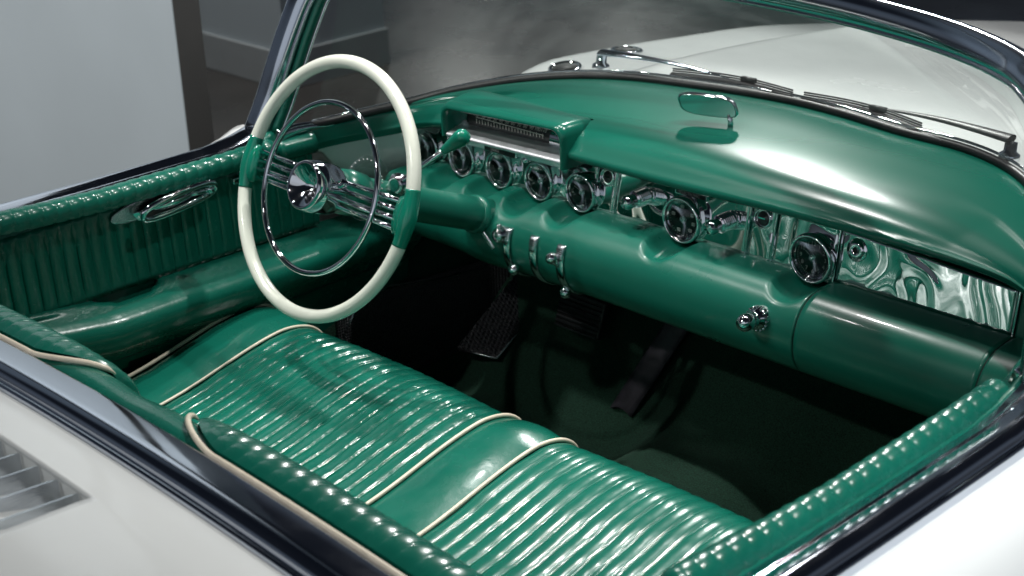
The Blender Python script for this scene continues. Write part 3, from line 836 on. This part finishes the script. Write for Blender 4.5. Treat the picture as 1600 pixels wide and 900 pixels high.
grip(G_R-12.5, G_R+12.5); grip(G_L-12.5, G_L+12.5)
for g_, sg in ((G_R, 1), (G_L, -1)):
    mid = math.radians(g_); rd = (wp(1, mid)-wp(0, mid)); td = WV
    for k in range(4):
        off = (.0215-.0143*k)
        a_ = wp(0, mid)+rd*.030+WV*(off*.92)+AX*.004; b_ = wp(0, mid)+rd*(RR-.016)+WV*off+AX*.002
        obj('spoke', *tube([a_, a_.lerp(b_, .5), b_], .0042, 12, up=AX), M['chrome'], wheel)
# hub: chrome bullet with concave cone
hub = obj('hub', *lathe([(0, -.020), (.006, -.022), (.010, -.028), (.022, -.038), (.033, -.0445), (.036, -.046), (.0385, -.045), (.040, -.041), (.0415, -.030), (.0425, -.027), (.0425, -.022), (.0405, -.019), (.0415, -.004), (.040, .010), (.034, .022), (.0, .026)], WC+AX*.0, AX, 56), M['chrome'], wheel)
hr = [wp(.1365, 2*PI*i/110, -.012) for i in range(110)]
obj('horn_ring', *tube(hr, .0048, 14, closed=True, up=AX), M['chrome'], wheel)
for a in (G_R, G_L):
    a = math.radians(a)
    obj('horn_ring_arm', *tube([wp(.034, a, -.004)-WV*.008, wp(.09, a, -.010)-WV*.008, wp(.1365, a, -.012)-WV*.008], .003, 8, up=AX), M['chrome'], wheel)

# column
colm = obj('steering_column', *lathe([(.020, .020), (.036, .024), (.0375, .05), (.034, .075), (.030, .078), (.030, .085), (.0295, .10), (.030, .30), (.031, .40)], WC, AX, 48), M['paint'], car)
obj('column_collar', *lathe([(.0305, .338), (.0335, .340), (.0340, .350), (.033, .353)], WC, AX, 48), M['paint'], colm)
# clear gear quadrant ring behind the hub
obj('gear_quadrant', *lathe([(.034, .078), (.052, .080), (.0535, .083), (.0535, .088), (.052, .090), (.034, .089)], WC+WV*.012, AX, 48, False), M['lens'], colm)
mb = MB()
for k in range(14):
    a = math.radians(-80+160*k/13); c = WC+AX*.0775+WV*.012+WU*(.046*math.sin(a))+WV*(.046*math.cos(a)); mb.add(*sphere(c, .0016, 6))
mb.make('quadrant_marks', M['dialmark'], colm)
# shift lever on the right of the column
PV = Vector((-.345, .118, .884)); KN = Vector((-.246, .168, .967)); ld = (KN-PV).normalized()
lev = obj('shift_lever', *tube([PV, PV.lerp(KN, .5), KN-ld*.012], .0048, 14), M['chrome'], car)
obj('lever_boss', *lathe([(.010, -.020), (.0145, -.018), (.0145, -.010), (.0185, -.006), (.0185, -.002), (.015, .0), (.0155, .004), (.011, .007), (.008, .006), (0, .0065)], PV, Vector((.15, -1, .15)), 36), M['chrome'], lev)
obj('lever_knob', *lathe([(.0, -.034), (.0062, -.034), (.0075, -.030), (.0115, -.008), (.0135, .002), (.0140, .008), (.0125, .0145), (.0085, .019), (.0, .0205)], KN, ld, 32), M['plastic'], lev)
obj('column_boss', *tube([Vector((-.382, .125, .848)), PV+Vector((-.004, .02, -.004))], .019, 20), M['paint'], colm)

# ignition lock, three strap levers, cigar lighter on the lower roll
ig = obj('ignition_lock', *lathe([(.0150, -.01), (.0155, .004), (.0135, .008), (.0125, .0155), (.0105, .018), (.0085, .0165), (.0080, .0185), (.0035, .0185), (0, .018)], (-.321, .328, .7415), Vector((-.05, -1, .18)), 40), M['chrome'], car)
mb = MB(); mb.add(*box((-.334, .303, .734), (.034, .0035, .008), Matrix.Rotation(.75, 3, 'Y'))); mb.make('ignition_key', M['brushed'], ig, bevel=.001)
mb = MB(); mb.add(*sphere((-.317, .316, .760), .0055, 10)); mb.add(*box((-.317, .321, .757), (.012, .008, .006))); mb.make('lock_catch', M['chrome'], ig)
ROLLN = 90
def strap(x, c0, c1, w=.0090, lift=.0045):
    def fn(a, c):
        cc = c0+(c1-c0)*c
        p = roll_pt(x, cc); q = roll_pt(x, cc+.004); t = (q-p).normalized(); n = Vector((0, t.z, -t.y))
        if n.y > 0: n = -n
        u = 2*a-1
        l_ = lift*(1-.65*abs(u)**4)*min(1, (c+.02)*14, 1)
        return Vector((x+w*u*(1.12-.12*c), p.y, p.z))+n*l_
    return fn
balls = [((-.315, .362, .668), (-.304, .337, .676)), ((-.248, .345, .665), (-.187, .341, .664)), ((-.182, .332, .716), (-.186, .322, .722))]
for k, x in enumerate((-.309, -.247, -.183)):
    o = obj('strap_lever', *grid(strap(x, .40, .80), 9, 40), M['chrome'], car, solid=.003)
    obj('name_plate', *grid(strap(x, .402, .485, .0086, .0056), 9, 8), M['brushed'], o, solid=.001)
    mb = MB(); lab = ('LIGHTS', 'WIPER', 'VENT')[k]
    p = roll_pt(x, .44); q = roll_pt(x, .45); t = (q-p).normalized(); n = Vector((0, t.z, -t.y)); n = -n if n.y > 0 else n
    for j in range(3):
        for i in range(5):
            pp = p+n*.0059-t*(.004-.0035*j)+Vector((-.0056+.0028*i, 0, 0)); mb.add(*box(pp, (.0011, .0005, .0018)))
    mb.make('engraving', M['engrave'], o, smooth=False)
    a_, b_ = (Vector(q) for q in balls[k])
    if k == 0: a_, b_ = roll_pt(x, .70), Vector((-.292, .322, .686))
    if k == 1: a_, b_ = roll_pt(x, .80), Vector((-.187, .341, .666))
    if k == 2: a_, b_ = roll_pt(x, .52)+Vector((0, -.004, 0)), Vector((-.190, .313, .7365))
    if k == 1: a_ = Vector((-.207, .365, .675)); 
    mb = MB(); mb.add(*tube([a_, a_.lerp(b_, .5)+Vector((0, -.003, 0)), b_], lambda t: .0022+.0035*t*t, 10)); mb.add(*sphere(b_, .0105, 14))
    mb.make('ball_handle', M['chrome'], o)
cl = obj('lighter_knob', *lathe([(.0195, -.006), (.0195, .003), (.0175, .006), (.0165, .012), (.0125, .014), (.0105, .022), (.0130, .026), (.0140, .034), (.0128, .042), (.008, .048), (0, .050)], (.231, .331, .746), (0, -1, .12), 36), M['chrome'], car)
mb = MB()
for k in range(16):
    a = 2*PI*k/16; mb.add(*box((.231+.0185*math.cos(a), .326, .7465+.0185*math.sin(a)), (.0025, .010, .0025)))
mb.make('knurled_ring', M['chrome'], cl)

# ------------------------------------------------------------------ footwell
def carpet(a, c):
    x = -.752+1.504*a
    y = -.36+1.12*c
    z = .27+.10*math.exp(-(x/.17)**4)*sstep(.05, .30, y)
    z += .28*sstep(.48, .76, y)**1.1
    if y < .02: z += .10*(1-sstep(-.12, .02, y))
    z += .30*sstep(.700, .752, abs(x))*(1-sstep(.58, .74, y))
    return Vector((x, y, z+.004*noise.noise(Vector((x*6, y*6, 0)))))
obj('carpet', *grid(carpet, 90, 70), M['carpet'], car, solid=.01)
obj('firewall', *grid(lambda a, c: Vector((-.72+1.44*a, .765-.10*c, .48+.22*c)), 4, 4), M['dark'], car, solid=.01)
# carpet binding roll in front of the seat
obj('carpet_binding', *tube([(-.5+.80*i/30, .30-.03*math.sin(i/30*PI), carpet((-.5+.80*i/30+.752)/1.504, (.30+.36)/1.12).z+.004) for i in range(31)], .016, 12), M['carpet'], car)
obj('rubber_mat', *grid(lambda a, c: Vector((.09+.16*a-.03*c, .47+.125*c-.02*a, .290+.004*math.sin(a*3))), 8, 8), M['rubber'], car, solid=.008)
# ribbed rubber kick panel and toe board on the driver side
KP = [(-.695, .23), (-.695, .60), (-.675, .66), (-.63, .70)]
obj('kick_panel', *grid(lambda a, c: Vector((*interp([(p[0], p[1], 0) for p in KP], a).xy, .33+(.20-.03*a)*c)), 60, 14), M['mesh'], car, solid=.006)
obj('kick_panel_trim', *tube([(-.690, .24, .36), (-.690, .245, .47), (-.690, .28, .515), (-.690, .36, .532), (-.690, .50, .505), (-.690, .64, .49)], .003, 8), M['brushed'], car)
obj('toe_plate', *grid(lambda a, c: Vector((-.672+.075*a+.02*c, .515+.17*c+.04*a, .350+.13*c-.012*a)), 12, 16), M['mesh'], car, solid=.006)
obj('toe_plate_trim', *tube([(-.668, .512, .350), (-.596, .552, .338), (-.574, .725, .47)], .0032, 8), M['brushed'], car)
# pedals
def pedal(c, sx, sz, tilt, name, mat, ribs):
    R = Matrix.Rotation(tilt, 3, 'X'); mb = MB(); mb.add(*box(c, (sx, .014, sz), R))
    o = mb.make(name, M[mat], car, smooth=False, bevel=.004)
    mb = MB()
    for k in range(ribs):
        off = R @ Vector((0, -.0085, -sz/2+sz*(k+.5)/ribs)); mb.add(*box(Vector(c)+off, (sx*.94, .004, sz/ribs*.5), R))
    if ribs: mb.make('tread_ribs', M['mesh'], o, smooth=False)
    mb = MB(); mb.add(*tube([Vector(c)+R @ Vector((0, .006, 0)), Vector(c)+Vector((0, .10, .06))], .008, 10)); mb.make('pedal_arm', M['dark'], o)
pedal((-.40, .60, .478), .115, .075, -.35, 'brake_pedal', 'rubber', 9)
v, f = grid(lambda a, c: Vector((-.262+.084*c-.024+.048*a, .565+.085*c, .335+.20*c-.01*(2*a-1)**2)), 6, 20)
acc = obj('accelerator_pedal', v, f, M['pedal'], car, solid=.010)
mb = MB(); mb.add(*sphere((-.258, .66, .545), .011, 10)); mb.add(*tube([(-.258, .66, .545), (-.255, .72, .545)], .006, 8)); mb.make('floor_button', M['rubber'], car)

# ------------------------------------------------------------------ windshield
FRM = [(.778, .150, .880), (.768, .172, .93), (.752, .195, 1.00), (.738, .222, 1.07), (.724, .248, 1.125), (.698, .282, 1.160), (.655, .322, 1.176), (.585, .380, 1.183), (.46, .443, 1.186), (.30, .490, 1.187), (.15, .514, 1.187), (0, .522, 1.187)]
FRM = FRM+[(-x, y, z) for x, y, z in FRM[-2::-1]]
fr_pts = sample(FRM, 150)
def frame_sweep(pts, prof):
    V = []; F = []; n = len(prof)
    for i, p in enumerate(pts):
        t = (pts[min(len(pts)-1, i+1)]-pts[max(0, i-1)]).normalized()
        # outward/inward: in-plane normal of the hoop (towards the glass opening) and face normal (towards the cockpit)
        cen = Vector((0, .50, .90)); inw = (cen-p); inw -= t*inw.dot(t); inw.normalize()
        nn = t.cross(inw).normalized()
        if nn.y > 0: nn = -nn
        for a, b_ in prof: V.append(p+inw*a+nn*b_)
    for i in range(len(pts)-1):
        for k in range(n): F.append((i*n+k, (i+1)*n+k, (i+1)*n+(k+1) % n, i*n+(k+1) % n))
    F.append(tuple(range(n))); F.append(tuple((len(pts)-1)*n+k for k in range(n)))
    return V, F
fprof = [(.0225*math.cos(2*PI*k/36) if True else 0, .016*math.copysign(abs(math.sin(2*PI*k/36))**.8, math.sin(2*PI*k/36))) for k in range(36)]
ws = obj('windshield_frame', *frame_sweep(fr_pts, fprof), M['frame'], car)
obj('inner_channel', *frame_sweep(fr_pts, [(.020, -.006), (.026, -.006), (.027, .002), (.026, .008), (.020, .008)]), M['brushed'], ws)
for sgn in (-1, 1):
    pts = [p+Vector((-sgn*.030, .022, 0)) for p in sample([(sgn*q[0], q[1], q[2]) for q in FRM[:6]], 30)]
    obj('post_trim', *tube(pts, .0095, 14), M['pleat'], ws)
    pts = [p+Vector((-sgn*.040, .030, 0)) for p in sample([(sgn*q[0], q[1], q[2]) for q in FRM[:6]], 30)]
    obj('post_bead', *tube(pts, .0028, 8), M['chrome'], ws)
    mb = MB(); mb.add(*tube(sample([(sgn*.742, .170, .872), (sgn*.738, .215, .876), (sgn*.726, .262, .874), (sgn*.715, .30, .872)], 16), lambda t: .012*(1-t*.55)+.001, 14))
    mb.make('post_foot', M['chrome'], ws)
    mb = MB(); mb.add(*tube(sample([(sgn*.735, .165, .846), (sgn*.728, .20, .848), (sgn*.720, .235, .85)], 8), .020, 16)); mb.make('corner_pad', M['leather'], ws)
gb = [Vector(p)+Vector((0, .006, .004)) for p in sample(BASE, 120)]
gt = [Vector(p)+Vector((0, .004, -.016)) for p in sample([(-x*.97, y, z) for x, y, z in FRM[5:18]], 120)]
if gt[0].x > 0: gt.reverse()
glass = obj('windshield_glass', *grid(lambda a, c: gb[round(a*119)].lerp(gt[round(a*119)], c)+Vector((0, .05*math.sin(PI*c)*.35, .02*math.sin(PI*c)*.35)), 120, 16), M['glass'], car)
obj('windshield_seal', *tube([p+Vector((0, -.002, 0)) for p in sample(BASE, 140)], .0082, 10), M['rubber'], glass)
obj('seal_bright_strip', *tube([Vector((p.x*1.0, p.y+.009, p.z+.008)) for p in sample(BASE, 140)], .0026, 8), M['chrome'], glass)

# hood and front fenders beyond the glass
FY = [(.2, .875), (.5, .880), (.75, .878), (1.05, .860), (1.56, .810), (2.3, .675), (2.65, .62), (3.1, .50)]
def base_y(x):
    return lin([(p[0], p[1]) for p in BASE], max(-.735, min(.735, x)))
def base_z(x):
    ax = min(.735, abs(x)); return lin([(p[0], p[2]) for p in BASE[10:]], ax)
def fy(y):
    q = 0; s_ = 0
    for d in (-.12, -.06, 0, .06, .12): q += lin(FY, y+d)
    return q/5
def hood(a, c):
    x = -.95+1.9*a; ax = abs(x)
    y0 = base_y(x)+.006 if ax < .735 else .170+.068*(1-sstep(.735, .765, ax))
    y = y0+(3.0-y0)*c**1.3
    z = fy(y)
    z += .072*(1-sstep(.34, .50, ax))*(1-.25*sstep(1.2, 2.6, y))
    z -= 7.0*max(0, ax-.72)**2+.12*(1-sstep(.45, .90, y))*sstep(.42, .64, ax)
    zb = base_z(x)-.004
    k = 1-sstep(0, .14 if ax < .4 else .05, y-y0)
    z = z*(1-k)+min(zb, z+.12)*k if ax < .735 else z
    if ax > .72: z += (.862+skin_z(max(.062, ax-.75))-.002-z)*(1-sstep(.17, .55, y))*sstep(.72, .75, ax)
    return Vector((x, y, z))
hood_o = obj('hood', *grid(hood, 150, 70), M['white'], car, solid=.004)
def hz(x, y):
    z = fy(y)+.072*(1-sstep(.34, .50, abs(x)))*(1-.25*sstep(1.2, 2.6, y))-7.0*max(0, abs(x)-.72)**2-.12*(1-sstep(.45, .90, y))*sstep(.42, .64, abs(x))
    return z
for sgn in (-1, 1):
    v, f = grid(lambda a, c: Vector((sgn*(.95+.02*math.sin(PI*c)), .17+2.83*a, (hz(.95, .17+2.83*a)-.002)*(1-c)+.22*c)), 30, 10)
    obj('fender_side', v, f, M['white'], hood_o, solid=.004)
for sgn in (-1, 1):
    for x, y in ((.668, .842), (.682, 1.045)):
        x = sgn*x; n = Vector((0, -(hz(x, y+.02)-hz(x, y-.02))/.04, 1)).normalized()
        ph = obj('porthole', *lathe([(.028, -.004), (.0345, .0), (.035, .003), (.033, .0055), (.030, .006), (.0275, .005), (.026, -.001)], (x, y, hz(x, y)), n, 40), M['chrome'], hood_o)
        ph.parent = car
        obj('porthole_screen', *lathe([(0, .004), (.0265, .003)], (x, y, hz(x, y)), n, 30), M['dark'], ph)
# wipers
for k, (piv, tip, b0, b1) in enumerate((((-.425, .690, .945), (-.165, .742, .957), (-.275, .716, .950), (-.022, .735, .951)), ((.412, .700, .945), (.112, .752, .955), (.0, .737, .951), (.245, .716, .949)))):
    piv, tip, b0, b1 = map(Vector, (piv, tip, b0, b1))
    w_ = obj('wiper', *lathe([(.017, -.006), (.016, .004), (.010, .008), (.0095, .022), (.0, .023)], piv, (0, .15, 1), 24), M['chrome'], car)
    top = piv+Vector((0, .003, .026))
    d = (tip-top).normalized()
    def arm(a, c, top=top, tip=tip):
        p = top.lerp(tip, a); h = .011*(1-a)**1.2+.003
        s_ = Vector((0, 1, 0)); th = 2*PI*c
        return p+s_*(h*math.cos(th))+Vector((0, 0, 1))*(h*.45*math.sin(th))+Vector((0, 0, .006*math.sin(PI*a)))
    obj('wiper_arm', *grid(arm, 24, 14, closed_v=True), M['rail'] if k == 0 else M['rubber'], w_)
    mb = MB()
    pts = [b0.lerp(b1, i/16)+Vector((0, .012*math.sin(PI*i/16), .003*math.sin(PI*i/16))) for i in range(17)]
    mb.add(*tube(pts, .0075, 8, ry=.0045))
    for dz in (.006, .010): mb.add(*tube([p+Vector((0, .004, dz)) for p in pts], .0016, 6))
    mb.add(*box(b0.lerp(b1, .62)+Vector((0, .012, .012)), (.03, .008, .008)))
    mb.make('wiper_blade', M['rubber'], w_)

# rear-view mirror on its stalk on top of the dash
mc = Vector((-.047, .540, .974))
def mir(a, c, sc=1.0, off=0):
    t = 2*PI*a; w = .050; h = .0185
    cx, sx = math.cos(t), math.sin(t)
    x = w*math.copysign(abs(cx)**.55, cx); z = h*math.copysign(abs(sx)**.55, sx)
    return Vector((x*sc*c-.22*z*c, off, z*sc*c+.0))
Rm = Matrix.Rotation(math.radians(15), 3, 'Z') @ Matrix.Rotation(math.radians(13), 3, 'X')
V, F = grid(lambda a, c: mc+Rm @ (mir(a, 1, 1.0, 0)*[1.0, 1.04, 1.04, .98, .75, .0][round(c*5)]+Vector((0, [0, .001, .005, .010, .016, .018][round(c*5)], 0))), 60, 6, closed_u=True)
mirror = obj('rear_view_mirror', V, F, M['chrome'], car)
V, F = grid(lambda a, c: mc+Rm @ (mir(a, 1, 1.0, 0)*(c*.97)+Vector((0, .0004, 0))), 60, 3, closed_u=True)
obj('mirror_glass', V, F, M['mirror'] if 'mirror' in M else M['chrome'], mirror)
obj('mirror_stalk', *tube([mc+Vector((.034, .016, -.010)), mc+Vector((.034, .019, -.028)), mc+Vector((.032, .02, -.042))], .0045, 12), M['chrome'], mirror)
obj('stalk_foot', *lathe([(.011, -.004), (.011, .001), (.006, .004), (.005, .007)], mc+Vector((.032, .02, -.043)), (0, 0, 1), 24), M['chrome'], mirror)
